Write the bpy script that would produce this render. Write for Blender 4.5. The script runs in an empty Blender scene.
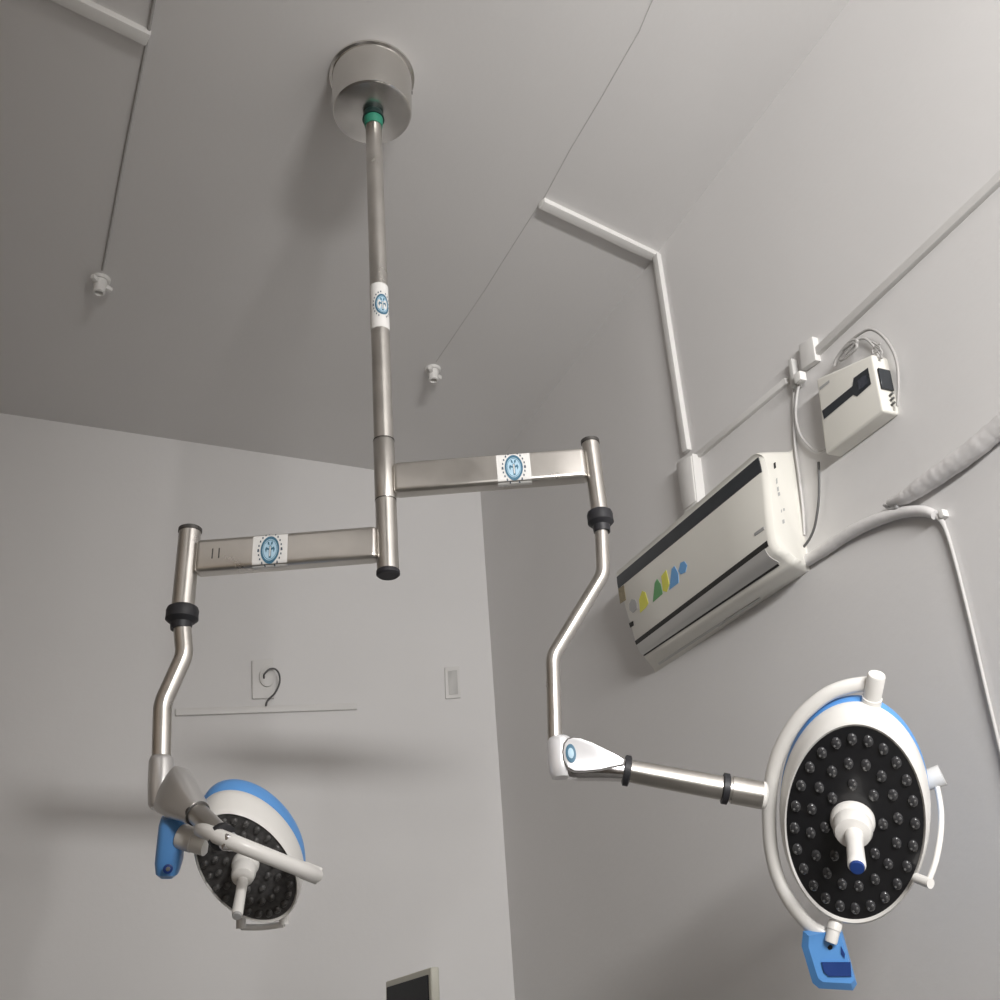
import bpy, bmesh, math, random
import numpy as np
from mathutils import Vector
from mathutils.bvhtree import BVHTree
random.seed(4)
SC = bpy.context.scene
COL = SC.collection
PI = math.pi

# ------------------------------------------------------------------ survey of the room
# world: x to the right wall (x = 0), y to the back wall (y = 0), z up, metres
RM = np.array([[0.9195503441278727, -0.3869569664485934, -0.06849431167048092],
               [0.13580729235165068, 0.47648189042538014, -0.868631905608336],
               [0.3687594662627986, 0.7894487407131373, 0.4907006641813497]])
HC = 3.8                                     # ceiling height
FPX = 1000.0


def ray(x, y):
    return RM.T @ np.array([(x - 500) / FPX, (y - 500) / FPX, 1.0])


CAM = np.array([0, 0, HC]) - ray(480, 486) * 4.6
FW = np.array([RM[2][0], RM[2][1], 0.0]); FW /= np.linalg.norm(FW)
UPZ = np.array([0, 0, 1.0])
SIDE = np.cross(FW, UPZ)                      # horizontal, to the right


def V(*a): return np.array(a, float)
def unit(v): return np.asarray(v, float) / np.linalg.norm(v)


def on(axis, c, x, y):                        # survey point on a plane of the room
    d = ray(x, y); return CAM + d * ((c - CAM[axis]) / d[axis])


def right(x, y, out=0.0): return on(0, -out, x, y)
def back(x, y, out=0.0): return on(1, -out, x, y)
def ceil(x, y, down=0.0): return on(2, HC - down, x, y)


def onplane(x, y, p0, n):
    d = ray(x, y); return CAM + d * ((n @ (p0 - CAM)) / (n @ d))


def deep(x, y, z): return CAM + ray(x, y) * z
def depth_of(p): return float(RM[2] @ (p - CAM))


# ------------------------------------------------------------------ materials
def mat(name, col, rough=0.5, metal=0.0, noise=0.0, nscale=30.0, bump=0.0, bscale=60.0, spec=0.5, coat=0.0, rvar=0.0, stretch=None):
    m = bpy.data.materials.new(name); m.use_nodes = True
    nt = m.node_tree; b = nt.nodes['Principled BSDF']
    b.inputs['Base Color'].default_value = (*col, 1)
    b.inputs['Roughness'].default_value = rough
    b.inputs['Metallic'].default_value = metal
    b.inputs['Specular IOR Level'].default_value = spec
    b.inputs['Coat Weight'].default_value = coat
    tc = nt.nodes.new('ShaderNodeTexCoord')
    src = tc.outputs['Object']
    if stretch:
        mp = nt.nodes.new('ShaderNodeMapping'); mp.inputs['Scale'].default_value = stretch
        nt.links.new(src, mp.inputs['Vector']); src = mp.outputs['Vector']
    if noise or rvar:
        n = nt.nodes.new('ShaderNodeTexNoise'); n.inputs['Scale'].default_value = nscale; n.inputs['Detail'].default_value = 5
        nt.links.new(src, n.inputs['Vector'])
        if noise:
            r = nt.nodes.new('ShaderNodeValToRGB')
            r.color_ramp.elements[0].position = .3; r.color_ramp.elements[1].position = .7
            r.color_ramp.elements[0].color = (*[c * (1 - noise) for c in col], 1)
            r.color_ramp.elements[1].color = (*[min(1, c * (1 + noise)) for c in col], 1)
            nt.links.new(n.outputs['Fac'], r.inputs['Fac']); nt.links.new(r.outputs['Color'], b.inputs['Base Color'])
        if rvar:
            q = nt.nodes.new('ShaderNodeMapRange'); q.inputs['To Min'].default_value = rough - rvar; q.inputs['To Max'].default_value = rough + rvar
            nt.links.new(n.outputs['Fac'], q.inputs['Value']); nt.links.new(q.outputs['Result'], b.inputs['Roughness'])
    if bump:
        n2 = nt.nodes.new('ShaderNodeTexNoise'); n2.inputs['Scale'].default_value = bscale; n2.inputs['Detail'].default_value = 4
        nt.links.new(src, n2.inputs['Vector'])
        bp = nt.nodes.new('ShaderNodeBump'); bp.inputs['Strength'].default_value = bump; bp.inputs['Distance'].default_value = .004
        nt.links.new(n2.outputs['Fac'], bp.inputs['Height']); nt.links.new(bp.outputs['Normal'], b.inputs['Normal'])
    return m


M = dict(
    wall=mat('wall_paint', (.70, .69, .685), .55, noise=.02, nscale=1.6, bump=.12, bscale=45, spec=.35),
    ceiling=mat('ceiling_paint', (.70, .688, .68), .7, noise=.02, nscale=1.2, bump=.1, bscale=50, spec=.25),
    absorber=mat('added_dark_absorber', (.20, .165, .13), .5, noise=.12, nscale=6, stretch=(8, 8, .6)),  # invented dark finish for unseen surfaces, soaks up bounced light
    floor=mat('floor_tile', (.17, .165, .155), .35, noise=.05, nscale=4),
    steel=mat('brushed_stainless_steel', (.66, .635, .60), .30, 1.0, noise=.06, nscale=14, rvar=.08),
    bright=mat('satin_stainless_steel', (.70, .68, .65), .15, 1.0, noise=.05, nscale=9, rvar=.05),
    satin=mat('satin_cast_metal', (.66, .65, .64), .28, .65),
    dull=mat('dull_stainless_steel', (.60, .585, .565), .25, 1.0, noise=.12, nscale=16, rvar=.05),
    chrome=mat('polished_chrome', (.80, .79, .80), .16, 1.0),
    cover=mat('satin_silver_cover', (.90, .90, .92), .3, .4),
    seam=mat('dark_seam', (.10, .095, .09), .5, .6),
    rubber=mat('black_rubber', (.022, .022, .026), .5, noise=.1, nscale=40),
    green=mat('green_gasket', (.03, .23, .15), .5, noise=.08),
    darkgreen=mat('dark_green_rubber', (.012, .035, .032), .5, noise=.08),
    white=mat('white_enamel', (.80, .785, .755), .3, noise=.02, nscale=12, coat=.2),
    pvc=mat('white_pvc', (.69, .68, .665), .45, noise=.02, nscale=8),
    pvcb=mat('bright_white_plastic', (.76, .75, .73), .45, noise=.02, nscale=8),
    blue=mat('light_blue_plastic', (.115, .33, .72), .4, noise=.03, nscale=15),
    navy=mat('dark_blue_plastic', (.015, .05, .22), .35, noise=.05, nscale=20),
    black=mat('black_lamp_glass', (.012, .012, .014), .3, noise=.15, nscale=90, coat=.3),
    greyface=mat('grey_speckled_lamp_glass', (.070, .068, .068), .55, noise=.35, nscale=120, coat=.1),
    lens=mat('led_lens_plastic', (.045, .045, .048), .2, coat=.3),
    greylens=mat('grey_lens_plastic', (.085, .083, .082), .3, coat=.2),
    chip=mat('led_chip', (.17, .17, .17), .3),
    accream=mat('cream_plastic', (.76, .745, .69), .4, noise=.015, nscale=6, coat=.15),
    acgrey=mat('grey_louver_plastic', (.55, .545, .53), .45, noise=.02, nscale=6),
    acdark=mat('charcoal_strip', (.03, .034, .04), .3, noise=.08, nscale=20),
    slot=mat('black_slot', (.018, .017, .016), .6, noise=.05),
    paper=mat('sticker_paper', (.80, .79, .77), .45, noise=.02, nscale=50),
    ring=mat('sticker_teal_ink', (.05, .16, .25), .5, noise=.05, nscale=90),
    pale=mat('sticker_pale_blue_ink', (.46, .66, .80), .45, noise=.05, nscale=90),
    ink=mat('sticker_dark_ink', (.07, .10, .14), .5, noise=.05),
    yellow=mat('yellow_ink', (.72, .70, .10), .45, noise=.04),
    leaf=mat('green_ink', (.13, .36, .14), .45, noise=.04),
    sky=mat('blue_ink', (.15, .38, .72), .45, noise=.04),
    grey=mat('grey_print', (.40, .40, .40), .5, noise=.04),
    brown=mat('brown_label', (.26, .22, .14), .5, noise=.2, nscale=120),
    wire=mat('grey_cable', (.40, .39, .38), .5, noise=.05),
    whitewire=mat('white_cable', (.58, .57, .56), .5, noise=.03),
    darkwire=mat('dark_cable', (.10, .10, .10), .5, noise=.05),
    tape=mat('white_wrapping_tape', (.68, .665, .66), .6, noise=.06, nscale=40, bump=.35, bscale=60),
    meter=mat('meter_glass', (.05, .055, .07), .25, noise=.1),
    screen=mat('dark_screen_glass', (.012, .014, .018), .5, noise=.05, spec=.15),
    bezel=mat('aged_cream_plastic', (.62, .61, .53), .5, noise=.04, nscale=8),
    crack=mat('grey_sealant', (.56, .55, .54), .7, noise=.05),
)


# ------------------------------------------------------------------ mesh helpers
class MB:
    def __init__(s): s.v = []; s.f = []; s.m = []

    def add(s, verts, faces, mi=0):
        o = len(s.v); s.v += [tuple(map(float, p)) for p in verts]
        for f in faces: s.f.append(tuple(i + o for i in f)); s.m.append(mi)

    def rings(s, rings, mi=0, close=False, cap0=True, cap1=True):
        n = len(rings[0]); vs = [p for r in rings for p in r]; fs = []
        k = len(rings)
        for i in range(k if close else k - 1):
            a = i * n; b = ((i + 1) % k) * n
            for j in range(n):
                j2 = (j + 1) % n
                fs.append((a + j, a + j2, b + j2, b + j))
        if not close:
            if cap0: fs.append(tuple(range(n))[::-1])
            if cap1: fs.append(tuple((k - 1) * n + j for j in range(n)))
        s.add(vs, fs, mi); return s

    def tube(s, pts, r, n=20, mi=0, flat=None, close=False):
        pts = [np.asarray(p, float) for p in pts]; k = len(pts)
        rs = [r] * k if np.isscalar(r) else list(r)
        T = []
        for i in range(k):
            if close: t = pts[(i + 1) % k] - pts[i - 1]
            else: t = pts[min(i + 1, k - 1)] - pts[max(i - 1, 0)]
            T.append(unit(t))
        a = np.cross(T[0], UPZ if abs(T[0][2]) < .9 else V(1, 0, 0)); a = unit(a)
        rings = []
        for i in range(k):
            a = unit(a - T[i] * (a @ T[i])); b = np.cross(T[i], a)
            rings.append([pts[i] + rs[i] * (math.cos(2 * PI * j / n) * a + math.sin(2 * PI * j / n) * b) for j in range(n)])
        return s.rings(rings, mi, close)

    def lathe(s, c, A, B, N, prof, n=48, mi=0):
        """prof: (radius factor, height); A, B are half axes, N a unit normal"""
        rings = [[c + q * (math.cos(2 * PI * j / n) * A + math.sin(2 * PI * j / n) * B) + h * N for j in range(n)] for q, h in prof]
        return s.rings(rings, mi)

    def box(s, c, a, b, d, bev=0.0, seg=2, mi=0):
        """a, b, d are half-edge vectors"""
        bm = bmesh.new(); bmesh.ops.create_cube(bm, size=2)
        L = [np.linalg.norm(x) for x in (a, b, d)]; U = [unit(x) for x in (a, b, d)]
        for v in bm.verts: v.co = [v.co[i] * L[i] for i in range(3)]
        if bev: bmesh.ops.bevel(bm, geom=bm.edges[:], offset=bev, segments=seg, affect='EDGES', profile=.6)
        bm.verts.index_update()
        vs = [c + v.co[0] * U[0] + v.co[1] * U[1] + v.co[2] * U[2] for v in bm.verts]
        s.add(vs, [tuple(v.index for v in f.verts) for f in bm.faces], mi); bm.free(); return s

    def prism(s, front, backp, mi=0):
        return s.rings([list(backp), list(front)], mi)

    def hexa(s, q0, q1, bev=0.0, seg=2, mi=0):
        """two matching quads joined, edges bevelled"""
        bm = bmesh.new(); vs = [bm.verts.new(p) for p in list(q0) + list(q1)]
        for f in ((3, 2, 1, 0), (4, 5, 6, 7), (0, 1, 5, 4), (1, 2, 6, 5), (2, 3, 7, 6), (3, 0, 4, 7)): bm.faces.new([vs[i] for i in f])
        if bev: bmesh.ops.bevel(bm, geom=bm.edges[:], offset=bev, segments=seg, affect='EDGES', profile=.6)
        bm.verts.index_update()
        s.add([tuple(v.co) for v in bm.verts], [tuple(v.index for v in f.verts) for f in bm.faces], mi); bm.free(); return s

    def build(s, name, mats, parent=None, angle=40, label=None):
        base = V(0, 0, 0)
        p = parent
        while p is not None:
            base = base + np.array(p.location); p = p.parent
        if parent is None:
            a = np.array(s.v); org = (a.min(0) + a.max(0)) / 2
        else: org = base
        me = bpy.data.meshes.new(name)
        me.from_pydata([tuple(np.array(v) - org) for v in s.v], [], s.f)
        for m in (mats if isinstance(mats, (list, tuple)) else [mats]): me.materials.append(m)
        bm = bmesh.new(); bm.from_mesh(me); bmesh.ops.recalc_face_normals(bm, faces=bm.faces); bm.to_mesh(me); bm.free()
        me.polygons.foreach_set('material_index', s.m)
        me.polygons.foreach_set('use_smooth', [True] * len(me.polygons))
        me.set_sharp_from_angle(angle=math.radians(angle))
        me.update()
        o = bpy.data.objects.new(name, me); COL.objects.link(o)
        if parent is None: o.location = org
        else: o.parent = parent
        if label: o['label'] = label
        return o


def tag(o, label, cat, group=None):
    o['label'] = label; o['category'] = cat
    if group: o['group'] = group
    return o


def struct(o): o['kind'] = 'structure'; return o


def thing(name, loc, label, cat, group=None):
    o = bpy.data.objects.new(name, None); COL.objects.link(o); o.location = loc
    o.empty_display_size = .1
    return tag(o, label, cat, group)


def fillet(pts, r, k=6):
    pts = [np.asarray(p, float) for p in pts]; out = [pts[0]]
    for i in range(1, len(pts) - 1):
        a, b, c = pts[i - 1], pts[i], pts[i + 1]
        q = min(r, .45 * np.linalg.norm(a - b), .45 * np.linalg.norm(c - b))
        p0 = b + unit(a - b) * q; p1 = b + unit(c - b) * q
        for j in range(k + 1):
            t = j / k; out.append((1 - t) ** 2 * p0 + 2 * t * (1 - t) * b + t * t * p1)
    out.append(pts[-1]); return out


def spline(pts, k=8, close=False):
    pts = [np.asarray(p, float) for p in pts]; n = len(pts); out = []
    for i in range(n - 1):
        p0 = pts[max(i - 1, 0)]; p1 = pts[i]; p2 = pts[i + 1]; p3 = pts[min(i + 2, n - 1)]
        for j in range(k):
            t = j / k
            out.append(.5 * ((2 * p1) + (-p0 + p2) * t + (2 * p0 - 5 * p1 + 4 * p2 - p3) * t * t + (-p0 + 3 * p1 - 3 * p2 + p3) * t ** 3))
    out.append(pts[-1]); return out


def loft(mb, secs, n=32, mi=0, e=.5):
    """secs: (centre, half axis a, half axis b); superellipse sections"""
    rings = []
    for c, a, b in secs:
        r = []
        for j in range(n):
            t = 2 * PI * j / n; x, y = math.cos(t), math.sin(t)
            x = math.copysign(abs(x) ** e, x); y = math.copysign(abs(y) ** e, y)
            r.append(c + x * a + y * b)
        rings.append(r)
    return mb.rings(rings, mi)


# ------------------------------------------------------------------ the room
X0, Y0, T = -4.0, -5.7, .12


def slab(name, lo, hi, m):
    lo, hi = V(*lo), V(*hi); c = (lo + hi) / 2; h = (hi - lo) / 2
    return struct(MB().box(c, V(h[0], 0, 0), V(0, h[1], 0), V(0, 0, h[2])).build(name, m))


slab('floor', (X0 - T, Y0 - T, -T), (T, T, 0), M['floor'])
slab('ceiling', (X0 - T, Y0 - T, HC), (T, T, HC + T), M['ceiling'])
slab('wall_right', (0, Y0 - T, 0), (T, T, HC), M['wall'])
slab('wall_back', (X0, 0, 0), (0, T, HC), M['wall'])
slab('wall_left', (X0 - T, Y0 - T, 0), (X0, T, HC), M['absorber'])  # out of view; its dark finish is added to cut bounce on the left
slab('wall_front', (X0, Y0 - T, 0), (0, Y0, HC), M['wall'])

slab('added_light_blocker', (-2.20, -4.05, 0), (-1.24, -3.95, HC), M['absorber'])  # unseen panel added to block the lamp and shade the left side

# ------------------------------------------------------------------ emblem sticker
def emblem(mapf, hw, hh, rx, ry, cx=0.0, cy=0.0, nu=12):
    """white sticker with a teal ring and a pale staff emblem; mapf(u, v, lift) -> point"""
    mb = MB()
    us = np.linspace(-hw, hw, nu + 1); vs = np.linspace(-hh, hh, 31)
    grid = [mapf(u, v, .0006) for v in vs for u in us]; w = nu + 1
    mb.add(grid, [(j * w + i, j * w + i + 1, (j + 1) * w + i + 1, (j + 1) * w + i) for j in range(30) for i in range(nu)], 0)

    def annulus(r0, r1, mi, lift, n=40):
        vv = []; 
        for j in range(n):
            t = 2 * PI * j / n
            for r in (r0, r1): vv.append(mapf(cx + rx * r * math.cos(t), cy + ry * r * math.sin(t), lift))
        mb.add(vv, [(2 * j, 2 * j + 1, (2 * ((j + 1) % n)) + 1, 2 * ((j + 1) % n)) for j in range(n)], mi)

    def poly(pts, mi, lift):
        mb.add([mapf(cx + rx * x, cy + ry * y, lift) for x, y in pts], [tuple(range(len(pts)))], mi)
    annulus(.0, .84, 2, .0010); annulus(.80, 1.0, 1, .0013); annulus(.70, .74, 1, .0013)
    # staff with paired wings
    poly([(-.10, -.62), (.14, -.62), (.14, .30), (-.10, .30)], 1, .0014)
    poly([(-.04, -.5), (.08, -.5), (.08, .24), (-.04, .24)], 0, .0018)
    for s in (-1, 1):
        poly([(s * .12, .10), (s * .42, .22), (s * .52, .02), (s * .40, -.22), (s * .34, .02), (s * .12, -.04)], 1, .0014)
        poly([(s * .05, .34), (s * .26, .40), (s * .28, .62), (s * .12, .58)], 1, .0014)
    # ring of small blurred letters, each a tiny dark stroke
    for k in range(22):
        t = 2 * PI * k / 22
        x, y = 1.24 * math.cos(t), 1.22 * math.sin(t)
        if abs(cx + rx * x) > hw * .96 or abs(cy + ry * y) > hh * .96: continue
        if k in (5, 16, 17): continue
        q = .075 if k % 11 else .11
        poly([(x - q, y - q), (x + q, y - q), (x + q * .7, y + q), (x - q * .8, y + q)], 3, .0014)
    return mb


EMB = [M['paper'], M['ring'], M['pale'], M['ink']]

# ------------------------------------------------------------------ ceiling pendant
O = ceil(372, 77)
BOT = onplane(388, 570, O, FW)
PD = unit(BOT - O)                            # the pole hangs very slightly out of plumb


def onpole(y):
    lo, hi = 0.0, 1.5
    for _ in range(50):
        m = (lo + hi) / 2; p = O + (BOT - O) * m; q = RM @ (p - CAM)
        if 500 + FPX * q[1] / q[2] < y: lo = m
        else: hi = m
    return O + (BOT - O) * lo


pend = thing('ceiling_pendant', (O[0], O[1], HC), 'stainless steel drop pole hanging from a round metal canopy on the ceiling', 'pendant pole')
AX, AY = V(1, 0, 0), V(0, 1, 0)
CH = .145
mb = MB().lathe(V(O[0], O[1], HC), AX, AY, -UPZ, [(.110, .0), (.113, .001), (.113, .007), (.106, .009), (.105, .012), (.103, CH - .010), (.101, CH - .003), (.096, CH - .0005)], 72)
mb.build('canopy', M['bright'], pend, 30)
MB().lathe(V(O[0], O[1], HC), AX, AY, -UPZ, [(.098, CH - .008), (.0985, CH - .001), (.095, CH + .001), (.02, CH + .001)], 72).build('bottom_plate', M['dull'], pend, 30)
mb = MB()
for a in (-.28,):
    c = V(O[0], O[1], HC - .055) + .1045 * (math.cos(a) * AX + math.sin(a) * AY)
    d = unit(V(math.cos(a), math.sin(a), 0)); mb.tube([c - d * .004, c + d * .002], .0045, 12)
mb.build('screw_hole', M['slot'], pend)
pA = O + PD * (CH - .005)
y97, y116, y126 = O + PD * (CH - .002), onpole(120), onpole(126)
mb = MB().lathe(y97, AX, AY, PD, [(.0225, 0), (.0245, .003), (.0268, np.linalg.norm(y116 - y97) * .5), (.0285, np.linalg.norm(y116 - y97))], 32)
gk = mb.build('rubber_gasket', M['darkgreen'], pend, label='dark green rubber gasket')
mb = MB().lathe(y116, AX, AY, PD, [(.0250, -.002), (.0248, .008), (.0225, np.linalg.norm(y126 - y116) + .004)], 32)
mb.build('gasket_ring', M['green'], gk, label='bright green ring')
p437, p497, p572 = onpole(441.5), onpole(501), onpole(571)
MB().tube([pA, p437], .0208, 40).build('pole', M['steel'], pend)
mb = MB().lathe(p437, AX, AY, PD, [(.0208, -.002), (.0222, 0), (.0222, np.linalg.norm(p497 - p437) - .002), (.0215, np.linalg.norm(p497 - p437))], 40)
mb.build('swivel_sleeve', M['steel'], pend)
MB().tube([p497, p572], .0216, 40).build('swivel_sleeve', M['steel'], pend)
MB().lathe(p497, AX, AY, PD, [(.0219, -.0012), (.0219, .0012)], 40).build('seam_ring', M['seam'], pend)
MB().lathe(p437, AX, AY, PD, [(.0226, -.0012), (.0226, .0012)], 40).build('seam_ring', M['seam'], pend)
MB().lathe(p572, AX, AY, PD, [(.0216, -.001), (.0232, .001), (.0232, .008), (.020, .011), (.004, .011)], 40).build('end_cap', M['rubber'], pend, label='dark plastic end cap')
pm = onpole(310); toC = unit(V(*(CAM - pm)) * V(1, 1, 0)); sd = np.cross(toC, UPZ) * -1
ang0 = .12


def pole_map(u, v, l):
    a = u / .0208 + ang0; r = .0208 + l
    return pm - PD * v + r * (math.cos(a) * toC + math.sin(a) * sd)


L = np.linalg.norm(onpole(288) - onpole(332)) / 2
emblem(pole_map, .036, L, .0165, .030, .004, 0, 20).build('sticker', EMB, pend, label='white emblem sticker wrapped round the pole')


# ------------------------------------------------------------------ surgical lamps
def arm_set(lamp, pole_y, end_px, top_y, bot_y, sticker_x, r_end, knob, sign):
    A = onpole(pole_y)
    E = onplane(end_px[0], end_px[1], A, FW); E = V(E[0], E[1], A[2])
    d = unit(E - A); nrm = unit(np.cross(d, UPZ)); 
    if nrm @ (CAM - A) < 0: nrm = -nrm
    s0 = A + d * .019; s1 = E - d * (r_end - .002)
    HH, WW = .0350, .0180
    mb = MB().box((s0 + s1) / 2, (s1 - s0) / 2, UPZ * HH, nrm * WW, .010, 4)
    arm = mb.build('extension_arm', M['steel'], lamp)
    top = onplane(end_px[0] - .0, top_y, E, FW)[2]; bot = onplane(end_px[0], bot_y, E, FW)[2]
    MB().tube([V(E[0], E[1], top), V(E[0], E[1], bot)], r_end, 36).build('end_tube', M['steel'], arm)
    MB().lathe(V(E[0], E[1], top), AX, AY, UPZ, [(r_end, -.002), (r_end + .0015, -.001), (r_end + .0015, .006), (r_end - .003, .009), (.002, .009)], 36).build('tube_cap', M['seam'], arm, label='dark cap on top')
    # emblem
    sc = onplane(sticker_x, end_px[1], A, FW); t = (sc - A) @ d
    base = A + d * t
    uu = d * (1 if d @ SIDE > 0 else -1)

    def amap(u, v, l):                       # wraps over the rounded edges of the arm
        fl = HH - .010
        if abs(v) <= fl: return base + uu * u + UPZ * v + nrm * (WW + l)
        s = math.copysign(1, v); q = (abs(v) - fl) / .010; q = min(q, PI / 2 + 2)
        if q <= PI / 2: return base + uu * u + UPZ * s * (fl + (.010 + l) * math.sin(q)) + nrm * (WW - .010 + (.010 + l) * math.cos(q))
        return base + uu * u + UPZ * s * (HH + l) + nrm * (WW - .010 - (q - PI / 2) * .010)
    emblem(amap, .0345, .047, .0185, .0295, 0, -.002).build('sticker', EMB, arm, label='white emblem sticker wrapped round the arm')
    if sign < 0:                             # two small stamped marks near the free end
        for off in (.055, .068):
            c = A + d * (np.linalg.norm(E - A) - off) + nrm * (WW + .0003)
            MB().box(c, d * .0012, UPZ * .011, nrm * .0006, .0003, 1).build('stamped_mark', M['seam'], arm)
    # rubber collar under the end tube
    k0 = onplane(end_px[0], knob[0], E, FW)[2]; k1 = onplane(end_px[0], knob[1], E, FW)[2]; k2 = onplane(end_px[0], knob[2], E, FW)[2]
    R = knob[3]
    h = k0 - k1; g = k1 - k2
    MB().lathe(V(E[0], E[1], k0), AX, AY, -UPZ, [(r_end, -.004), (R * .93, 0), (R, .006), (R * .985, h * .5), (R, h - .004), (R * .86, h), (R * .68, h + .004), (R * .62, h + g)], 40).build('rubber_collar', M['rubber'], lamp, label='black rubber collar')
    return A, E, k2


def lamp_head(lamp, C, n, p, q, hv_len, face_mat, nled, depth_scale=1.0):
    """face ellipse with image half axes p, q (pixels) laid on the plane through C with normal n"""
    u = unit(np.cross(n, UPZ)); v = np.cross(u, n)
    def pr(w):
        a = RM @ (w - CAM); return np.array([FPX * a[0] / a[2], FPX * a[1] / a[2]])
    e = .01
    J = np.stack([(pr(C + u * e) - pr(C - u * e)) / (2 * e), (pr(C + v * e) - pr(C - v * e)) / (2 * e)], 1)
    a = np.linalg.solve(J, np.array(p, float)); b = np.linalg.solve(J, np.array(q, float))
    A = a[0] * u + a[1] * v; B = b[0] * u + b[1] * v
    if np.cross(A, B) @ n < 0: B = -B
    D = depth_scale
    head = MB().lathe(C, A, B, n, [(.99, -.006), (.995, .003), (1.02, .006), (1.05, .003), (1.075, -.006), (1.10, -.020 * D), (1.115, -.040 * D), (1.115, -.052 * D), (1.09, -.056 * D)], 96).build('lamp_head', M['white'], lamp)
    MB().lathe(C, A, B, n, [(1.085, -.050 * D), (1.105, -.058 * D), (1.12, -.066 * D), (1.12, -.078 * D), (1.10, -.090 * D), (1.0, -.105 * D), (.8, -.118 * D), (.4, -.126 * D), (.05, -.128 * D)], 96).build('rear_cover', M['blue'], head, label='light blue rear cover')
    MB().lathe(C, A, B, n, [(.985, -.004), (.995, .0025), (.93, .0035), (.05, .004)], 96).build('front_panel', face_mat, head, label='black front panel')
    # led lenses, in three rings
    sa = min(np.linalg.norm(A), np.linalg.norm(B)); sb = math.sqrt(np.linalg.norm(A) * np.linalg.norm(B))
    rl = .0098 if nled == 0 else .0068
    for rr, cnt, ph in ((.87, 24, .1), (.635, 16, .3), (.42, 8, .05)):
        for k in range(cnt):
            t = 2 * PI * (k + ph) / cnt
            c = C + rr * (math.cos(t) * A + math.sin(t) * B) + n * .0035
            ua, ub = unit(A), unit(np.cross(n, A))
            w1 = math.sqrt(np.linalg.norm(A) / sb); 
            m = MB().lathe(c, ua * rl * .86, ub * rl * 1.15, n, [(1.0, 0), (.98, .0022), (.8, .0042), (.4, .0056), (.05, .0060)], 14)
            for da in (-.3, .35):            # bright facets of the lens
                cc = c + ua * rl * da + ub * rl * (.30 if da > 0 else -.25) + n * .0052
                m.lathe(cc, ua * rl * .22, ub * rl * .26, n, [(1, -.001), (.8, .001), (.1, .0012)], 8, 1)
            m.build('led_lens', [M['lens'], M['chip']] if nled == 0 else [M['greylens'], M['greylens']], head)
    return head, A, B


def lamp_handle(lamp, base, n, scale, tip, tipmat, bend=None):
    u = unit(np.cross(n, UPZ)); v = np.cross(u, n)
    L = np.linalg.norm(tip - base); d = unit(tip - base)
    u2 = unit(np.cross(d, UPZ)); v2 = np.cross(u2, d)
    s = scale
    h = MB()
    h.lathe(base, u2, v2, d, [(.0135 * s, .03), (.0145 * s, .05), (.0135 * s, L * .6), (.0140 * s, L * .9), (.0140 * s, L - .004), (.0115 * s, L)], 32)
    hd = h.build('handle', M['white'], lamp)
    MB().lathe(base, u, v, n, [(.036 * s, .002), (.036 * s, .010), (.033 * s, .016), (.0315 * s, .017), (.0315 * s, .034), (.028 * s, .043), (.016 * s, .047), (.010 * s, .047)], 40).build('handle_collar', M['white'], hd)
    MB().lathe(tip, u2, v2, d, [(.0118 * s, -.004), (.0118 * s, .001), (.0105 * s, .004), (.002 * s, .0045)], 24).build('handle_tip', tipmat, hd, label='dark blue tip' if tipmat is M['navy'] else None)
    return hd


# ---- right lamp
lampR = thing('surgical_lamp', onpole(480), 'surgical lamp on the right arm, black face with rings of leds towards the viewer', 'surgical lamp', None)
A, E, kz = arm_set(lampR, 481.5, (594, 471.5), 443, 512, 514, .0178, (513, 525, 533, .0262), 1)


def fr(x, y, out=0.0, E=E): return onplane(x, y, E, FW) - FW * out


J0 = fr(597, 520); J0 = V(E[0], E[1], kz + .02)
path = fillet([J0, fr(603, 574), fr(552.5, 657), fr(555, 748)], .014, 6)
MB().tube(path, .0135, 28).build('drop_tube', M['steel'], lampR)
# elbow: upright knuckle and a tapering side housing
mb = MB()
kt, kb = fr(559, 738), fr(562, 779)
ax = unit(kb - kt); Lk = np.linalg.norm(kb - kt)
s_ = SIDE; f_ = FW
mb.lathe(kt, s_ * 1.0, f_ * 1.0, ax, [(.0145, -.002), (.0195, .001), (.0225, .008), (.0235, Lk * .6), (.0225, Lk - .012), (.017, Lk - .002), (.004, Lk)], 40)
elbow = mb.build('elbow_joint', M['cover'], lampR)
secs = []
for x, yt, yb, dep in ((566, 744, 777, .020), (570, 740.5, 779, .023), (578, 740, 780, .024), (590, 744, 780, .024), (605, 751, 780, .023), (616, 756.5, 780.5, .022), (626, 760, 781, .021)):
    t, b = fr(x, yt), fr(x, yb); secs.append(((t + b) / 2, f_ * dep, (t - b) / 2))
mb = MB(); loft(mb, secs, 40, 0, .62); housing = mb.build('side_housing', M['chrome'], elbow)
outl = [(564.5, 748), (568, 743.5), (573, 742), (580, 742.5), (592, 747), (606, 754), (617, 759.5), (623, 763.5), (622, 768), (612, 770), (600, 773), (585, 774.5), (574, 774.5), (567.5, 771), (564, 764), (563, 756)]
ctr = V(590, 759)
MB().prism([fr(*(ctr + (V(x, y) - ctr) * V(1.045, 1.09)), .0235) for x, y in outl], [fr(*(ctr + (V(x, y) - ctr) * V(1.045, 1.09)), .015) for x, y in outl]).build('cover_seam', M['seam'], elbow)
mb = MB().rings([[fr(x, y, .019) for x, y in outl], [fr(x, y, .0262) for x, y in outl], [fr(*(ctr + (V(x, y) - ctr) * .97), .0270) for x, y in outl]])
mb.build('side_cover', M['cover'], elbow, 30, 'bright silver side cover')
bc = fr(570.5, 757.5, .0264)
mb = MB().lathe(bc, s_ * .0090, UPZ * .0165, -f_, [(1, -.001), (1, .0018), (.78, .0022)], 32, 0)
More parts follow.
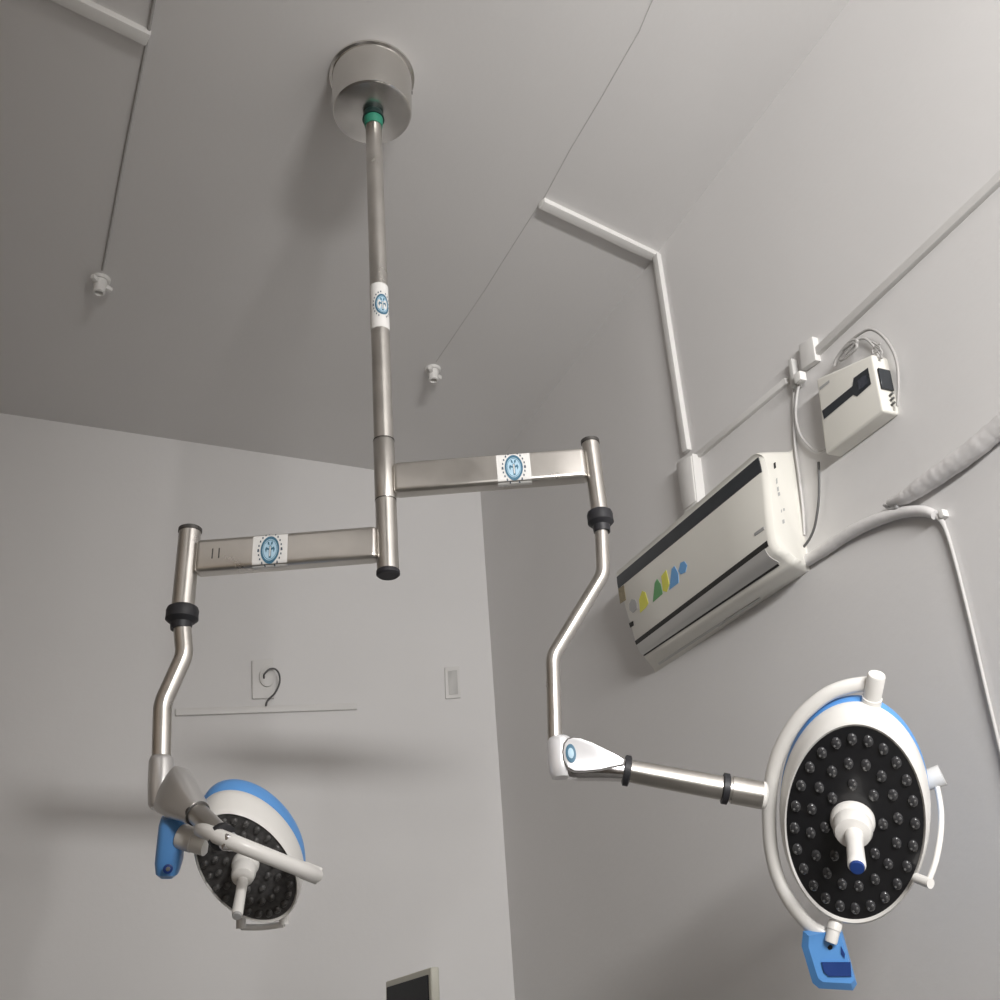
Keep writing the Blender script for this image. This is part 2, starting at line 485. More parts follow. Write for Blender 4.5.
mb.lathe(bc, s_ * .0090, UPZ * .0165, -f_, [(.58, .001), (.56, .0030), (.05, .0034)], 32, 1)
mb.build('badge', [M['ring'], M['pale']], elbow, label='small round blue badge')
a0, a1, am = fr(626, 770.5), fr(763, 795.5), fr(724.5, 788.5)
arm2 = MB().tube([a0, am, a1], [.0195, .0205, .0205], 36).build('spring_arm', M['steel'], lampR)
dA = unit(a1 - a0); u2 = unit(np.cross(dA, UPZ)); v2 = np.cross(u2, dA)
for c in (a0, am):
    MB().lathe(c - dA * .003, u2, v2, dA, [(.0215, -.002), (.0265, 0), (.0265, .009), (.0215, .011)], 32).build('clamp_ring', M['rubber'], arm2, label='black clamp ring')
MB().tube([am + dA * .012, a1], .0235, 36).build('end_sleeve', M['steel'], arm2)
MB().lathe(a1, u2, v2, dA, [(.0237, -.002), (.0237, .002), (.020, .006), (.012, .008)], 32).build('end_boss', M['white'], arm2, label='white boss')
# head
CR = fr(853.6, 824.5, .0)
tc = unit(CAM - CR)
dn = unit(-RM[1] * -1 - tc * (tc @ (-RM[1] * -1)))      # image-down direction, square to the line of sight
dn = unit(RM[1] - tc * (tc @ RM[1])); rt = unit(RM[0] - tc * (tc @ RM[0]))
th = math.radians(33)
nR = unit(math.cos(th) * tc + math.sin(th) * (dn + .03 * rt))
headR, AR, BR = lamp_head(lampR, CR, nR, (69, 0), (0, 97), 0, M['black'], 0, .78)
zb = depth_of(CR)
hb = CR + nR * .003
zt = zb - .13
lamp_handle(lampR, onplane(852.5, 819, hb, nR), nR, 1.0, deep(857, 867, zt), M['navy'])
# yoke
nY = unit(nR + .25 * tc)
yk_ = lambda x, y, o=0.0: onplane(x, y, CR - nR * (.02 + o), nY)
yp = [(869, 683.5), (850, 686), (831, 692.5), (814, 704), (798, 720), (784, 742), (775, 765), (770.5, 790), (769, 815), (770.5, 845), (776, 872), (786, 895), (799, 914), (813, 928), (830, 936)]
MB().tube(spline([yk_(x, y, .012) for x, y in yp], 5), .0125, 20).build('yoke', M['white'], lampR)
pins = [((876.5, 676), (869, 714), .0145), ((831, 941), (836, 921), .011)]
for (x0, y0), (x1, y1), r in pins:
    P0, P1 = yk_(x0, y0, -.008), yk_(x1, y1, .010); dd = unit(P1 - P0); uu = unit(np.cross(dd, FW)); vv = np.cross(uu, dd); Lp = np.linalg.norm(P1 - P0)
    MB().lathe(P0, uu, vv, dd, [(r * .3, -.003), (r * .9, -.003), (r, .0), (r, Lp * .55), (r * 1.12, Lp * .56), (r * 1.12, Lp * .95), (r * 1.0, Lp)], 28).build('pivot_pin', M['white'], lampR)
# grip on the right of the head
mb = MB().tube(spline([fr(937, 786, .0), fr(941, 810, 0), fr(940.5, 835, 0), fr(936, 860, 0), fr(929, 880, 0)], 6), .0048, 14)
gr = mb.build('grip_rail', M['white'], lampR)
MB().tube([fr(921, 781, -.02), fr(926, 780, -.01), fr(941.5, 775.5, .004)], [.017, .017, .018], 24).build('grip_post', M['white'], gr)
MB().tube([fr(920, 876, -.02), fr(930, 884, .004)], .0085, 18).build('grip_post', M['white'], gr)
# control box under the yoke
dz = depth_of(yk_(830, 950)) + .01
bo = [(803, 931), (801.5, 946), (812.5, 983), (819, 988.5), (853, 990.5), (857, 984), (848.5, 953), (841.5, 928)]
fo = [(809, 936), (808.5, 947), (818, 978), (823, 982), (851, 983.5), (854.5, 980), (846, 953), (839, 930)]
mb = MB().rings([[deep(x, y, dz + .03) for x, y in [(812, 931), (810, 944), (819, 977), (824, 982), (851, 984), (854, 979), (846, 952), (838, 929)]],
                 [deep(x, y, dz + .022) for x, y in bo], [deep(x, y, dz - .004) for x, y in bo], [deep(x, y, dz - .014) for x, y in fo]])
cb = mb.build('control_box', M['blue'], lampR, 25, 'light blue control box')
kp = [(821.5, 962), (850.5, 962), (851.5, 976.5), (829, 976.5), (824, 972)]
MB().prism([deep(x, y, dz - .0175) for x, y in kp], [deep(x, y, dz - .010) for x, y in kp]).build('key_panel', M['navy'], cb, label='dark blue key panel')
MB().lathe(deep(830, 947, dz - .0125), rt, dn, tc, [(.0042, 0), (.0042, .003), (.001, .0035)], 16).build('screw', M['slot'], cb)
kp = [(841, 946), (845, 954), (844.5, 959), (841, 954)]
MB().prism([deep(x, y, dz - .0155) for x, y in kp], [deep(x, y, dz - .010) for x, y in kp]).build('button', M['navy'], cb)

# ---- left lamp
lampL = thing('surgical_lamp', onpole(541), 'surgical lamp on the left arm, tilted grey face half hidden behind its own white yoke', 'surgical lamp', None)
A2, E2, kz2 = arm_set(lampL, 544, (187.5, 559), 532, 606, 272, .0218, (608, 621, 629, .0310), -1)
fl = lambda x, y, out=0.0: fr(x, y, out, E2)
path = fillet([V(E2[0], E2[1], kz2 + .02), fl(184.5, 655), fl(162.5, 704), fl(161, 770)], .015, 6)
MB().tube(path, .0168, 28).build('drop_tube', M['steel'], lampL)
kt, kb = fl(161.5, 757), fl(161.5, 809)
ax = unit(kb - kt); Lk = np.linalg.norm(kb - kt)
mb = MB().lathe(kt, SIDE, FW, ax, [(.017, -.001), (.0195, .001), (.022, .008), (.0235, Lk * .5), (.023, Lk - .008), (.019, Lk - .001), (.004, Lk)], 40)
elb = mb.build('elbow_joint', M['satin'], lampL)
zJ = depth_of((kt + kb) / 2)
c0, c1 = deep(168, 787, zJ - .015), deep(197, 813, zJ - .075)
ad = unit(c1 - c0); au = unit(np.cross(ad, UPZ)); av = np.cross(au, ad)
secs = [(c0, au * .017, av * .040), (c0 + (c1 - c0) * .15, au * .022, av * .043), (c0 + (c1 - c0) * .5, au * .023, av * .036), (c0 + (c1 - c0) * .85, au * .021, av * .025), (c1, au * .0205, av * .0215)]
mb = MB(); loft(mb, secs, 40, 0, .62); mb.build('side_housing', M['satin'], elb)
e1 = deep(223, 838, zJ - .155)
mb = MB().tube([c1, e1], [.0185, .0175], 32); spL = mb.build('spring_arm', M['steel'], lampL)
ad2 = unit(e1 - c1); u2 = unit(np.cross(ad2, UPZ)); v2 = np.cross(u2, ad2)
MB().lathe(c1, u2, v2, ad2, [(.0205, -.004), (.0215, -.003), (.0215, .004), (.019, .006)], 32).build('clamp_ring', M['seam'], spL)
MB().lathe(e1 - ad2 * .01, u2, v2, ad2, [(.0175, -.002), (.022, 0), (.022, .009), (.0175, .011)], 32).build('clamp_ring', M['rubber'], spL, label='black clamp ring')
MB().box(deep(228, 841, zJ - .165), unit(ad2) * .012, u2 * .012, v2 * .013, .005, 3).build('yoke_block', M['chrome'], spL)
# head and yoke
ZL = zJ - .02
CL = deep(247, 867, ZL)
tc2 = unit(CAM - CL); dn2 = unit(RM[1] - tc2 * (tc2 @ RM[1])); rt2 = unit(RM[0] - tc2 * (tc2 @ RM[0]))
th = math.radians(36)
nL = unit(math.cos(th) * tc2 + math.sin(th) * unit(dn2 - .22 * rt2))
headL, AL, BL = lamp_head(lampL, CL, nL, (50.0, 19.5), (0, 49.5), 0, M['greyface'], 1)
eL, eR = deep(208, 832, ZL - .02), deep(316, 875, ZL - .03)
mid = deep(236, 843.5, zJ - .17)
cc = (eL + eR) / 2; hx = (eR - eL) / 2; md = mid - cc; mdp = md - unit(hx) * (md @ unit(hx)) * .0
yk = [cc + math.cos(t) * hx + math.sin(t) * mdp for t in np.linspace(PI, 0, 40)]
MB().tube(yk, .0125, 20).build('yoke', M['white'], lampL)
hL = CL + nL * .003
for P0, P1, r in ((eR + unit(hx) * .004, eR - unit(hx) * .05, .0145), (deep(181, 836, ZL - .02), deep(207, 845, ZL - .03), .021)):
    dd = unit(P1 - P0); uu = unit(np.cross(dd, FW)); vv = np.cross(uu, dd); Lp = np.linalg.norm(P1 - P0)
    MB().lathe(P0, uu, vv, dd, [(r * .3, -.003), (r * .9, -.003), (r, 0), (r, Lp * .5), (r * .95, Lp * .52), (r * .9, Lp)], 28).build('pivot_pin', M['white'], lampL)
lamp_handle(lampL, onplane(246, 862, hL, nL), nL, .66, deep(237, 915, ZL - .12), M['grey'])
# grip rail under the head, only its two posts show
nn = nL
rim = lambda x, y: onplane(x, y, CL - nL * .045, nL)
g0, g1 = rim(241, 920), rim(284, 916)
mb = MB().tube(spline([g0 + dn2 * .012, (g0 + g1) / 2 + dn2 * .016 - tc2 * .01, g1 + dn2 * .014], 8), .0055, 12); gl = mb.build('grip_rail', M['white'], lampL)
for g in (g0, g1): MB().tube([g - dn2 * .012, g + dn2 * .014], .009, 16).build('grip_post', M['white'], gl)
# control box, seen edge on
b0, b1 = deep(174, 815, ZL + .02), deep(167.5, 876, ZL)
bd = (b1 - b0) / 2; bn = unit(tc2 - unit(bd) * (tc2 @ unit(bd))); bs = np.cross(unit(bd), bn)
mb = MB(); loft(mb, [(b0, bs * .012, bn * .03), (b0 + bd * .06, bs * .020, bn * .045), (b0 + bd * .3, bs * .0225, bn * .05), (b0 + bd * 1.5, bs * .0225, bn * .05), (b0 + bd * 1.85, bs * .019, bn * .045), (b1, bs * .011, bn * .03)], 32, 0, .55)
cbl = mb.build('control_box', M['blue'], lampL, 30, 'light blue control box seen edge on')
MB().lathe(deep(168, 869, ZL - .05), unit(bs), unit(bd), tc2, [(.008, -.004), (.008, .003), (.005, .004)], 20).build('screw', M['navy'], cbl)
MB().lathe(deep(168, 869, ZL - .0545), unit(bs), unit(bd), tc2, [(.004, -.002), (.0035, .0015), (.001, .002)], 16).build('screw_head', M['chip'], cbl)

# ------------------------------------------------------------------ air conditioner on the right wall
YF, YN = -1.235, -1.985
far = [on(1, YF, *p) for p in ((616.5, 573), (617, 577), (619.5, 593), (634.5, 644), (641.5, 656.5), (645.5, 662))]
near = [on(1, YN, *p) for p in ((760, 450), (761, 455), (765, 475), (772, 540), (788, 557), (798, 564.5))]
rf_b, rn_b = right(655, 673), right(810, 570)
rf_t, rn_t = V(0, YF, far[0][2] + .03), right(793, 449)
FP = [rf_t] + far + [rf_b]; NP = [rn_t] + near + [rn_b]
ac = thing('air_conditioner', V(0, (YF + YN) / 2, rf_b[2]), 'white wall mounted split air conditioner with dark top strip and coloured stickers', 'air conditioner')


def acprof(P):                              # dense profile, rounded towards the bottom
    return spline(P, 6)


fpD, npD = acprof(FP), acprof(NP)
NK = len(fpD) - 1


def acS(s, t, lift=0.0):
    """s 0 = far end, 1 = near end; t = profile position 0..7"""
    k = t * 6; i = min(int(k), NK - 1); w = k - i
    a = fpD[i] * (1 - w) + fpD[i + 1] * w; b = npD[i] * (1 - w) + npD[i + 1] * w
    p = a + (b - a) * s
    if lift:
        e = .02
        d1 = (acS(s, min(t + e, 6.99)) - acS(s, max(t - e, 0))); d2 = acS(s + e, t) - acS(s - e, t)
        n = unit(np.cross(d1, d2))
        if n[0] > 0: n = -n
        p = p + n * lift
    return p


rings = []
for s, ins in ((0, .016), (.006, .005), (.02, 0), (.25, 0), (.5, 0), (.75, 0), (.975, 0), (.99, .004), (1.0, .014)):
    ring = [acS(s, k / 6) for k in range(NK + 1)]
    c = V(0, 0, 0) + sum(ring) / len(ring); c = V(0, c[1], c[2])
    rings.append([p + unit(V(c[0] - p[0], 0, c[2] - p[2]) + 1e-9) * (ins if -p[0] > .004 else 0) for p in ring])
acb = MB().rings(rings); acb.build('body', M['accream'], ac, 45)
ACT = BVHTree.FromPolygons(acb.v, acb.f)


def acray(x, y, lift):
    d = unit(ray(x, y)); p, n, i, t = ACT.ray_cast(Vector(CAM), Vector(d))
    return CAM + d * (t - lift)


def acpatch(name, s0, s1, t0, t1, m, lift, parent=ac, ns=16, ntt=6, label=None, th=.003):
    mb = MB()
    ss = np.linspace(s0, s1, ns + 1); tt = np.linspace(t0, t1, ntt + 1); w = ns + 1
    top = [acS(a, b, lift) for b in tt for a in ss]; bot = [acS(a, b, lift - th) for b in tt for a in ss]
    q = len(top)
    fs = [(j * w + i, j * w + i + 1, (j + 1) * w + i + 1, (j + 1) * w + i) for j in range(ntt) for i in range(ns)]
    mb.add(top + bot, fs + [tuple(q + k for k in f[::-1]) for f in fs]
           + [(i, i + 1, q + i + 1, q + i) for i in range(ns)] + [(ntt * w + i, ntt * w + i + 1, q + ntt * w + i + 1, q + ntt * w + i) for i in range(ns)]
           + [(j * w, (j + 1) * w, q + (j + 1) * w, q + j * w) for j in range(ntt)] + [(j * w + ns, (j + 1) * w + ns, q + (j + 1) * w + ns, q + j * w + ns) for j in range(ntt)])
    return mb.build(name, m, parent, 40, label)


acpatch('top_strip', .0, .985, 2.0, 2.85, M['acdark'], .0012, label='charcoal strip along the top')
acpatch('air_slot', .012, .975, 3.95, 4.08, M['slot'], .0010, label='black air slot')
acpatch('louver', .014, .955, 4.08, 4.97, M['acgrey'], .0016, label='grey louver')
acpatch('air_slot', .018, .945, 4.94, 5.14, M['slot'], .0014, label='black air slot')
acpatch('rear_slot', .06, .75, 6.5, 6.64, M['acgrey'], .0008)


def acpoly(name, pts, m, lift=.0014, label=None, parent=ac):
    mb = MB(); a = [acS(s, t, lift) for s, t in pts]; b = [acS(s, t, lift - .0012) for s, t in pts]
    mb.prism(a, b); return mb.build(name, m, parent, label=label)


def acfind(x, y):                           # profile position seen at a survey point
    best = None; lo_s, hi_s, lo_t, hi_t = -.02, 1.02, 1.0, 6.9
    for _ in range(4):
        for s in np.linspace(lo_s, hi_s, 15):
            for t in np.linspace(lo_t, hi_t, 15):
                q = RM @ (acS(s, t) - CAM); e = (500 + FPX * q[0] / q[2] - x) ** 2 + (500 + FPX * q[1] / q[2] - y) ** 2
                if best is None or e < best[0]: best = (e, s, t)
        ds, dt = (hi_s - lo_s) / 7, (hi_t - lo_t) / 7
        lo_s, hi_s, lo_t, hi_t = best[1] - ds, best[1] + ds, max(1, best[2] - dt), min(6.9, best[2] + dt)
    return best[1], best[2]


def acpx(name, pts, m, lift=.0014, label=None): return acpoly(name, [acfind(*p) for p in pts], m, lift, label)


acpx('energy_label', [(618.5, 589), (624, 585), (626, 600), (620.5, 604)], M['brown'], label='small brown energy label')
acpx('sticker', [(629.5, 604), (632, 599.5), (635, 599.5), (637, 603), (637.5, 609), (633, 613), (630, 610)], M['grey'], label='grey round sticker')
acpx('sticker', [(639.5, 600), (642.5, 591), (645.5, 592.5), (648.5, 603), (646, 608), (640.5, 613)], M['yellow'], label='yellow drop shaped sticker')
acpx('sticker', [(653, 602), (655, 583), (657.5, 579), (661, 584), (663, 594)], M['leaf'], label='green triangular sticker')
acpx('sticker', [(661.5, 576), (666.5, 570), (669.5, 584), (667, 592), (663.5, 591)], M['yellow'], label='yellow leaf shaped sticker')
acpx('sticker', [(669.5, 590), (672, 569), (674.5, 566), (678.5, 573), (679, 583)], M['sky'], label='blue triangular sticker')
acpx('sticker', [(678.5, 571), (681, 563), (684.5, 561), (687, 565), (685.5, 572), (681, 574.5)], M['sky'], label='blue round sticker')
acpx('sensor_window', [(629.5, 623.5), (633.5, 621), (634, 625.5), (630.5, 627.5)], M['slot'])
acpx('logo', [(754.5, 533.5), (764, 526.5), (764.5, 529.5), (755.5, 536)], M['grey'], label='small grey printed logo')
# marks on the near end cap
for x, y, w, h in ((774.8, 465.5, 1.3, 3.6), (776.8, 481, .8, 3.4), (778, 489, 1.0, 2.6), (779, 494, 1.3, 2.2), (784, 509.5, 1.0, 1.6), (781.5, 511, .6, 1.8), (783.5, 521.5, 1.3, 2.4)):
    pts = [(x - w, y - h * .6), (x + w * .6, y - h), (x + w, y + h * .6), (x - w * .6, y + h)]
    MB().prism([acray(*p, .0012) for p in pts], [acray(*p, -.001) for p in pts]).build('printed_mark' if y > 470 else 'end_slot', M['grey'] if y > 470 else M['slot'], ac)

# ------------------------------------------------------------------ white electric box (stabiliser) by the air conditioner
D = .046
fq = [right(816, 379, D), right(872, 354, D), right(883.5, 411, D), right(825, 455, D)]
bq = [V(0.001, p[1], p[2]) for p in fq]
sb = thing('voltage_stabilizer', V(0, fq[3][1], fq[3][2]), 'white electrical box with a dark display strip, high on the right wall', 'voltage stabilizer')
MB().hexa(bq, fq, .007, 3).build('case', M['accream'], sb)


def c3(x, y): return (770 + x / 6.25, 310 + y / 6.25)


def plate(name, pts, m, parent, lift, th=.003, fn=right, label=None):
    return MB().prism([fn(*p, lift) for p in pts], [fn(*p, lift - th) for p in pts]).build(name, m, parent, label=label)


plate('display_strip', [c3(325, 630), c3(515, 475), c3(522, 425), c3(612, 360), c3(632, 462), c3(545, 540), c3(520, 530), c3(338, 682)], M['navy'], sb, D + .001, label='dark display strip').data.materials[0] = M['acdark']
plate('meter_window', [c3(545, 440), c3(600, 400), c3(612, 460), c3(556, 505)], M['meter'], sb, D + .002, label='dark meter window')
plate('logo', [c3(308, 485), c3(370, 437), c3(372, 452), c3(312, 500)], M['grey'], sb, D + .001, label='small dark printed logo')
# dark side grille with terminals, on the near face
ny = (fq[1][1] + fq[2][1]) / 2


def side(t, dd, out):                       # t down the near face, dd away from the wall
    p = fq[1] * (1 - t) + fq[2] * t; return V(-D * dd, p[1] - out, p[2])


MB().hexa([side(.26, .15, .001), side(.26, .9, .001), side(.62, .9, .001), side(.62, .15, .001)], [side(.26, .15, .006), side(.26, .9, .006), side(.62, .9, .006), side(.62, .15, .006)], .001, 1).build('side_grille', M['acdark'], sb, label='dark side grille')
for t in (.70, .78, .86):
    MB().tube([side(t, .4, -.002), side(t + .02, .5, .014)], .0028, 10).build('cable_gland', M['darkwire'], sb)

# cables of the box
def cable(name, pts, r, m, label, out=.012, k=8, outs=None):
    P = [right(x, y, (outs[i] if outs else out)) for i, (x, y) in enumerate(pts)]
    return tag(MB().tube(spline(P, k), r, 10).build(name, m), label, 'cable')


cable('power_cable', [c3(400, 345), c3(440, 280), c3(490, 210), c3(560, 150), c3(630, 122), c3(700, 160), c3(760, 240), c3(795, 340), c3(803, 470), c3(796, 600)], .0035, M['wire'], 'grey cable in a wide loop over the white electrical box', .02)
cable('power_cable', [c3(430, 330), c3(470, 270), c3(520, 210), c3(590, 178), c3(650, 230), c3(676, 290), c3(690, 312)], .0030, M['whitewire'], 'pale cable in a smaller loop behind the box top', .012, outs=[.012, .012, .012, .012, .010, .006, .004])
cable('cable_coil', [c3(400, 350), c3(425, 290), c3(500, 200), c3(545, 195), c3(500, 245), c3(440, 310), c3(470, 300), c3(540, 235), c3(520, 205), c3(455, 250)], .0040, M['wire'], 'bunched grey cable coil on top of the white electrical box', .03)
cable('cable_coil', [c3(640, 200), c3(690, 240), c3(650, 280), c3(700, 300), c3(655, 230), c3(700, 260), c3(670, 320), c3(640, 250), c3(690, 210)], .0022, M['wire'], 'small tangle of thin wire above the box corner', .03)
cable('power_cable', [(801, 378), (797, 395), (796, 418), (801, 436), (812, 449), (820, 452), (826, 450)], .0035, M['whitewire'], 'white cable curving from the junction box under the electrical box', .012)
cable('power_cable', [(795, 380), (793.5, 402), (794.5, 440), (799, 475), (803, 510), (804.5, 535)], .003, M['whitewire'], 'thin white cable dropping along the air conditioner end', .006)
cable('power_cable', [(818.5, 462), (819, 480), (818.5, 502), (815, 525), (810, 538), (803.5, 547)], .0032, M['darkwire'], 'dark cable curving down into the air conditioner end', .012)

# ------------------------------------------------------------------ trunking and wiring
def strip(mb, p, q, hw, dep, n):
    """low rectangular moulding from p to q on a surface with inward normal n"""
    d = unit(q - p); w = np.cross(n, d)
    mb.box((p + q) / 2 + n * (dep / 2 - .002), (q - p) / 2, w * hw, n * (dep / 2 + .002), min(.004, dep * .3), 2)
    return mb


NC, NR, NB = V(0, 0, -1), V(-1, 0, 0), V(0, -1, 0)


def trunk(name, p, q, hw, dep, n, m, label, cat='trunking'):
    mb = MB(); strip(mb, p, q, hw, dep, n); return tag(mb.build(name, m), label, cat)


trunk('cable_trunking', ceil(541, 201), ceil(659, 257), .017, .018, NC, M['pvcb'], 'white trunking across the ceiling, ending at the right wall')
trunk('cable_trunking', right(658.5, 256), right(689, 452), .014, .016, NR, M['pvc'], 'white trunking down the right wall to the blank switch box')
trunk('cable_trunking', right(697, 458), right(789, 381), .0095, .012, NR, M['pvc'], 'short sloping trunking between switch box and junction box')
trunk('cable_trunking', right(812, 359), right(812, 359) + (right(1040, 143) - right(812, 359)) * 2.6, .011, .014, NR, M['pvc'], 'long trunking from the junction box to the right edge of the photo')
trunk('cable_trunking', ceil(20, -27), ceil(149, 36), .019, .020, NC, M['pvcb'], 'white trunking at the top left of the ceiling')
trunk('cable_trunking', back(175, 713), back(356.5, 707), .013, .014, NB, M['pvc'], 'white horizontal trunking below the socket on the back wall')


def line(name, pts, r, m, label, fn):
    return tag(MB().tube([fn(x, y, r * .6) for x, y in pts], r, 8).build(name, m), label, 'wire')


line('ceiling_wire', [(148, 36), (127, 140), (102.5, 270)], .0036, M['wire'], 'thin grey wire on the ceiling running to the left lamp holder', ceil)
line('ceiling_wire', [(155, -4), (148, 34)], .0045, M['wire'], 'short thin wire above the top left trunking', ceil)
line('ceiling_wire', [(656, -8), (640, 30), (600, 100), (570, 150), (543, 200)], .0016, M['crack'], 'faint wire on the ceiling above the right trunking', ceil)
line('ceiling_wire', [(540, 203), (505, 258), (485, 290), (436, 362)], .0014, M['crack'], 'faint wire on the ceiling down to the small lamp holder', ceil)

for (x, y, dep), lab in (((101, 279, .05), 'white lamp holder on the left of the ceiling, at the end of its wire'), ((433, 369, .045), 'white lamp holder on the ceiling just above the right arm')):
    c = ceil(x, y); h = thing('lamp_holder', c, lab, 'lamp holder')
    MB().lathe(c, AX, AY, NC, [(.030, 0), (.030, .006), (.026, .010), (.004, .0105)], 28).build('base_plate', M['pvcb'], h)
    MB().lathe(c + NC * .008, AX, AY, NC, [(.020, 0), (.021, .012), (.018, .030), (.019, dep), (.014, dep + .002), (.010, dep - .012)], 28).build('socket', M['pvcb'], h)
    for a in (.5, PI + .9):
        d = V(math.cos(a), math.sin(a), 0)
        MB().box(c + NC * .022 + d * .028, d * .014, np.cross(d, UPZ) * .007, UPZ * .008, .003, 2).build('terminal_lug', M['pvcb'], h)

# switch box, junction box
q = [right(676, 462, .03), right(692, 453, .03), right(697.5, 503, .03), right(683.5, 514, .03)]
b = thing('switch_box', V(0, q[3][1], q[3][2]), 'blank white switch box on the right wall above the air conditioner', 'switch box')
MB().hexa([V(.001, p[1], p[2]) for p in q], q, .004, 2).build('box', M['pvc'], b)
cq = sum(q) / 4
MB().hexa([V(-.029, *(cq + (p - cq) * .92)[1:]) for p in q], [V(-.034, *(cq + (p - cq) * .90)[1:]) for p in q], .0015, 1).build('cover_plate', M['pvc'], b)
b = thing('junction_box', right(799, 365), 'small white junction box with plug where the wall trunkings meet', 'junction box')
q = [right(798, 345, .018), right(812, 336, .018), right(815.5, 360, .018), right(801, 370, .018)]
MB().hexa([V(.001, p[1], p[2]) for p in q], q, .004, 2).build('box', M['pvc'], b)
q = [right(787.5, 360, .02), right(791, 358, .02), right(795.5, 386, .02), right(791.5, 389, .02)]
MB().hexa([V(.001, p[1], p[2]) for p in q], q, .003, 2).build('end_plate', M['acgrey'], b)
q = [right(792.5, 375, .032), right(799, 370, .032), right(800.5, 379, .032), right(794.5, 384, .032)]
MB().hexa([V(-.01, p[1], p[2]) for p in q], q, .004, 2).build('plug', M['pvcb'], b)

# pipes leaving the air conditioner
def pipe(name, pts, rs, m, label, out, cat='pipe', n=16, k=8, wrap=0.0):
    P = spline([right(x, y, out) for x, y in pts], k); rr = np.interp(np.linspace(0, 1, len(P)), np.linspace(0, 1, len(rs)), rs)
    if wrap: rr = [r * (1 + wrap * (.5 * math.sin(i * 1.9) + .5 * math.sin(i * .73 + 1))) for i, r in enumerate(rr)]
    return tag(MB().tube(P, list(rr), n).build(name, m), label, cat)


pipe('refrigerant_pipe', [(807, 560.5), (824, 550), (850, 533), (875, 521), (900, 513), (922, 511), (935, 515)], [.014, .0145, .0145, .014, .0125, .012, .010], M['tape'], 'white taped pipe arching from the air conditioner to the drain', .015, wrap=.03)
pipe('refrigerant_pipe', [(889, 503), (905, 497), (922, 486), (945, 470), (970, 452), (1000, 427), (1050, 385), (1200, 262), (1400, 95)], [.008, .0155, .019, .0205, .021, .021, .021, .021, .021], M['tape'], 'thick white wrapped pipe running to the right edge of the photo', .021, wrap=.035, k=10)
pipe('drain_hose', [(926, 511), (937, 516), (945, 528), (955, 560), (970, 620), (985, 685), (1003, 760), (1030, 870), (1070, 1040), (1150, 1400)], [.009, .0080, .0045, .0038, .0036, .0036, .0036, .0036, .0036, .0036], M['crack'], 'thin white drain hose going down the right wall', .006, 'hose', 12)
tag(MB().tube(spline([right(884, 505, .015), right(890, 509, .02), right(897, 507, .025), right(893, 503, .02), right(888, 507, .02)], 6), .0035, 10).build('pipe_tie', M['grey']), 'small tie around the narrow end of the thick wrapped pipe', 'tie')
b = tag(MB().box(right(943.5, 514, .008), V(0, .006, .0), V(0, 0, .008), V(.008, 0, 0), .002, 2).build('pipe_clip', M['pvcb']), 'small white clip beside the bend of the drain hose', 'clip')

# ------------------------------------------------------------------ back wall
def bquad(pts, out): return [back(x, y, out) for x, y in pts]


so = thing('wall_socket', back(265, 680), 'white socket plate with a hooked cable on the back wall', 'socket')
q = [(252, 660), (273, 658.5), (274.5, 698), (252.5, 698.5)]
MB().hexa([V(p[0], .001, p[2]) for p in bquad(q, .012)], bquad(q, .012), .003, 2).build('plate', M['pvc'], so)
MB().lathe(back(267, 677, .012), V(.030, 0, 0), V(0, 0, .040), NB, [(1, 0), (1, .010), (.8, .014), (.1, .015)], 28).build('socket_face', M['pvc'], so)
tag(MB().tube(spline([back(264, 681, .013), back(264, 677, .030), back(264.5, 674, .04), back(269, 669.5, .045), back(275, 669, .045), back(279, 674, .045), back(279.5, 683, .045), back(275, 693, .04), back(268, 700, .022), back(266, 706, .018)], 8), .0034, 10).build('hooked_cable', M['darkwire']), 'dark cable hooked out of the back wall socket', 'cable')
sw = thing('blank_plate', back(453, 682), 'plain pale grey blank plate on the back wall near the corner', 'wall plate')
q = [(445, 667), (459.5, 666), (461, 697.5), (446, 698.5)]
MB().hexa([V(p[0], .001, p[2]) for p in bquad(q, .010)], bquad(q, .010), .003, 2).build('plate', M['pvc'], sw)
q = [(448, 671), (457, 670), (458, 694), (449, 694.5)]
MB().hexa(bquad(q, .009), bquad(q, .0125), .001, 1).build('insert', M['acgrey'], sw)

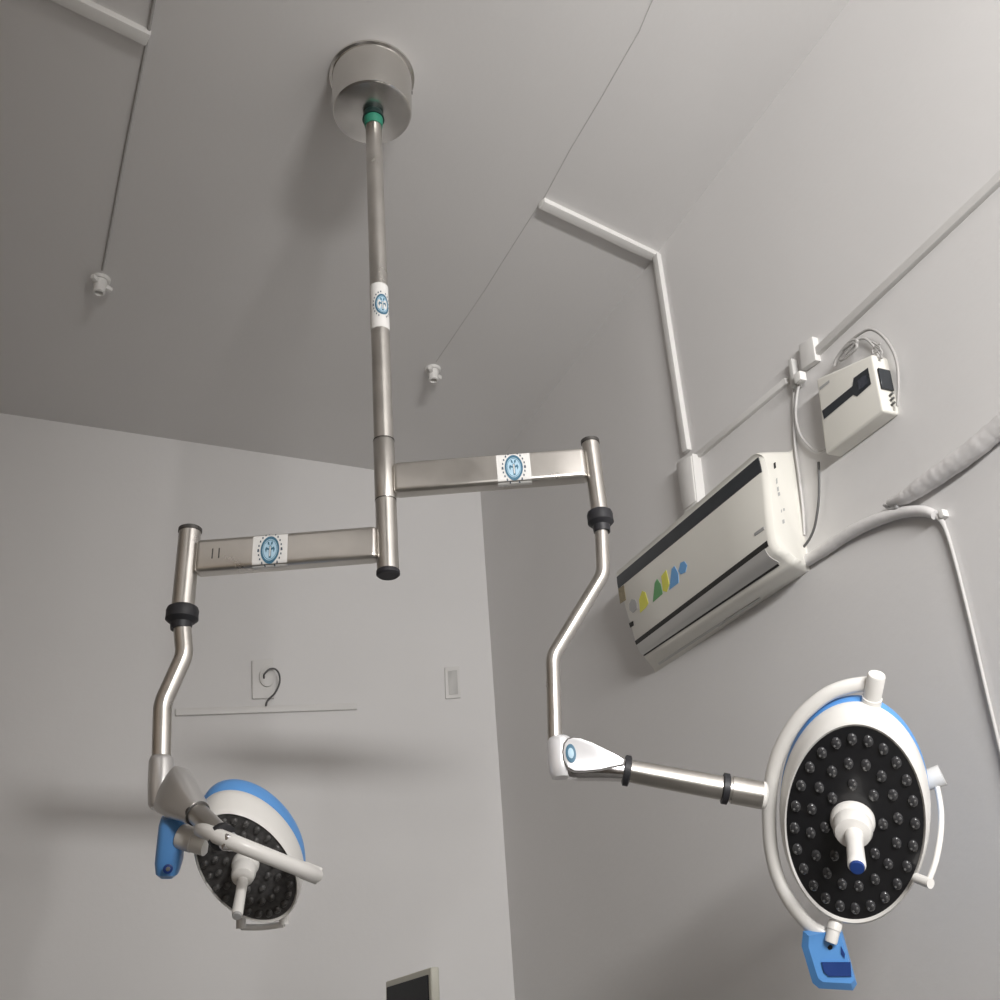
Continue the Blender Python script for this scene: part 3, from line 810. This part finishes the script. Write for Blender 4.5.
# monitor on a floor stand, only its top corner in view
xm = -.55
mp = lambda x, y, o=0.0: on(0, xm - o, x, y)
tl, tr = mp(385.5, 982), mp(430.5, 966.5)
ya, yb, zt = tl[1], tr[1], (tl[2] + tr[2]) / 2
mo = thing('medical_monitor', V(xm, (ya + yb) / 2, 0), 'cream framed dark screen at the bottom edge of the photo', 'monitor')
yc, hwid, hh = (ya + yb) / 2, abs(yb - ya) / 2, .19
zc = zt - hh
MB().box(V(xm + .013, yc, zc), V(.013, 0, 0), V(0, hwid, 0), V(0, 0, hh), .006, 3).build('casing', M['bezel'], mo)
s0, s1 = mp(387.5, 987), mp(428.5, 975)
sy0, sy1, sz = s0[1], s1[1], (s0[2] + s1[2]) / 2
MB().box(V(xm - .001, (sy0 + sy1) / 2, sz - .14), V(.0025, 0, 0), V(0, abs(sy0 - sy1) / 2, 0), V(0, 0, .14), .001, 1).build('screen', M['screen'], mo, label='dark screen')
MB().tube([V(xm + .020, yc, .04), V(xm + .020, yc, zc - hh + .02)], .012, 24).build('stand_pole', M['steel'], mo)
MB().lathe(V(xm + .020, yc, 0), AX, AY, UPZ, [(.22, 0), (.22, .02), (.18, .04), (.03, .05)], 40).build('stand_base', M['bezel'], mo)

# ------------------------------------------------------------------ light: a wall tube lamp behind the viewer, high on the front wall
def area(name, loc, rot, sx, sy, power, col):
    l = bpy.data.lights.new(name, 'AREA'); l.shape = 'RECTANGLE'; l.size = sx; l.size_y = sy; l.energy = power; l.color = col
    o = bpy.data.objects.new(name, l); COL.objects.link(o); o.location = loc; o.rotation_euler = rot; return o


area('tube_lamp_light', (-1.35, Y0 + .06, 2.60), (math.radians(90), 0, 0), 1.5, .22, 170, (1.0, .985, .968))

w = bpy.data.worlds.new('World'); SC.world = w; w.use_nodes = True
w.node_tree.nodes['Background'].inputs['Color'].default_value = (.05, .05, .05, 1)
w.node_tree.nodes['Background'].inputs['Strength'].default_value = 1.0

# ------------------------------------------------------------------ camera
cd = bpy.data.cameras.new('camera'); cam = bpy.data.objects.new('camera', cd); COL.objects.link(cam)
cd.sensor_width = 36; cd.sensor_fit = 'HORIZONTAL'; cd.lens = 36.0 * FPX / 1000; cd.clip_start = .02
from mathutils import Matrix
mx = Matrix.Identity(4)
for i in range(3):
    mx[i][0] = RM[0][i]; mx[i][1] = -RM[1][i]; mx[i][2] = -RM[2][i]; mx[i][3] = CAM[i]
cam.matrix_world = mx
SC.camera = cam
vs = SC.view_settings
vs.view_transform = 'Standard'; vs.look = 'None'; vs.exposure = 0.0; vs.gamma = 1.0; vs.use_curve_mapping = False
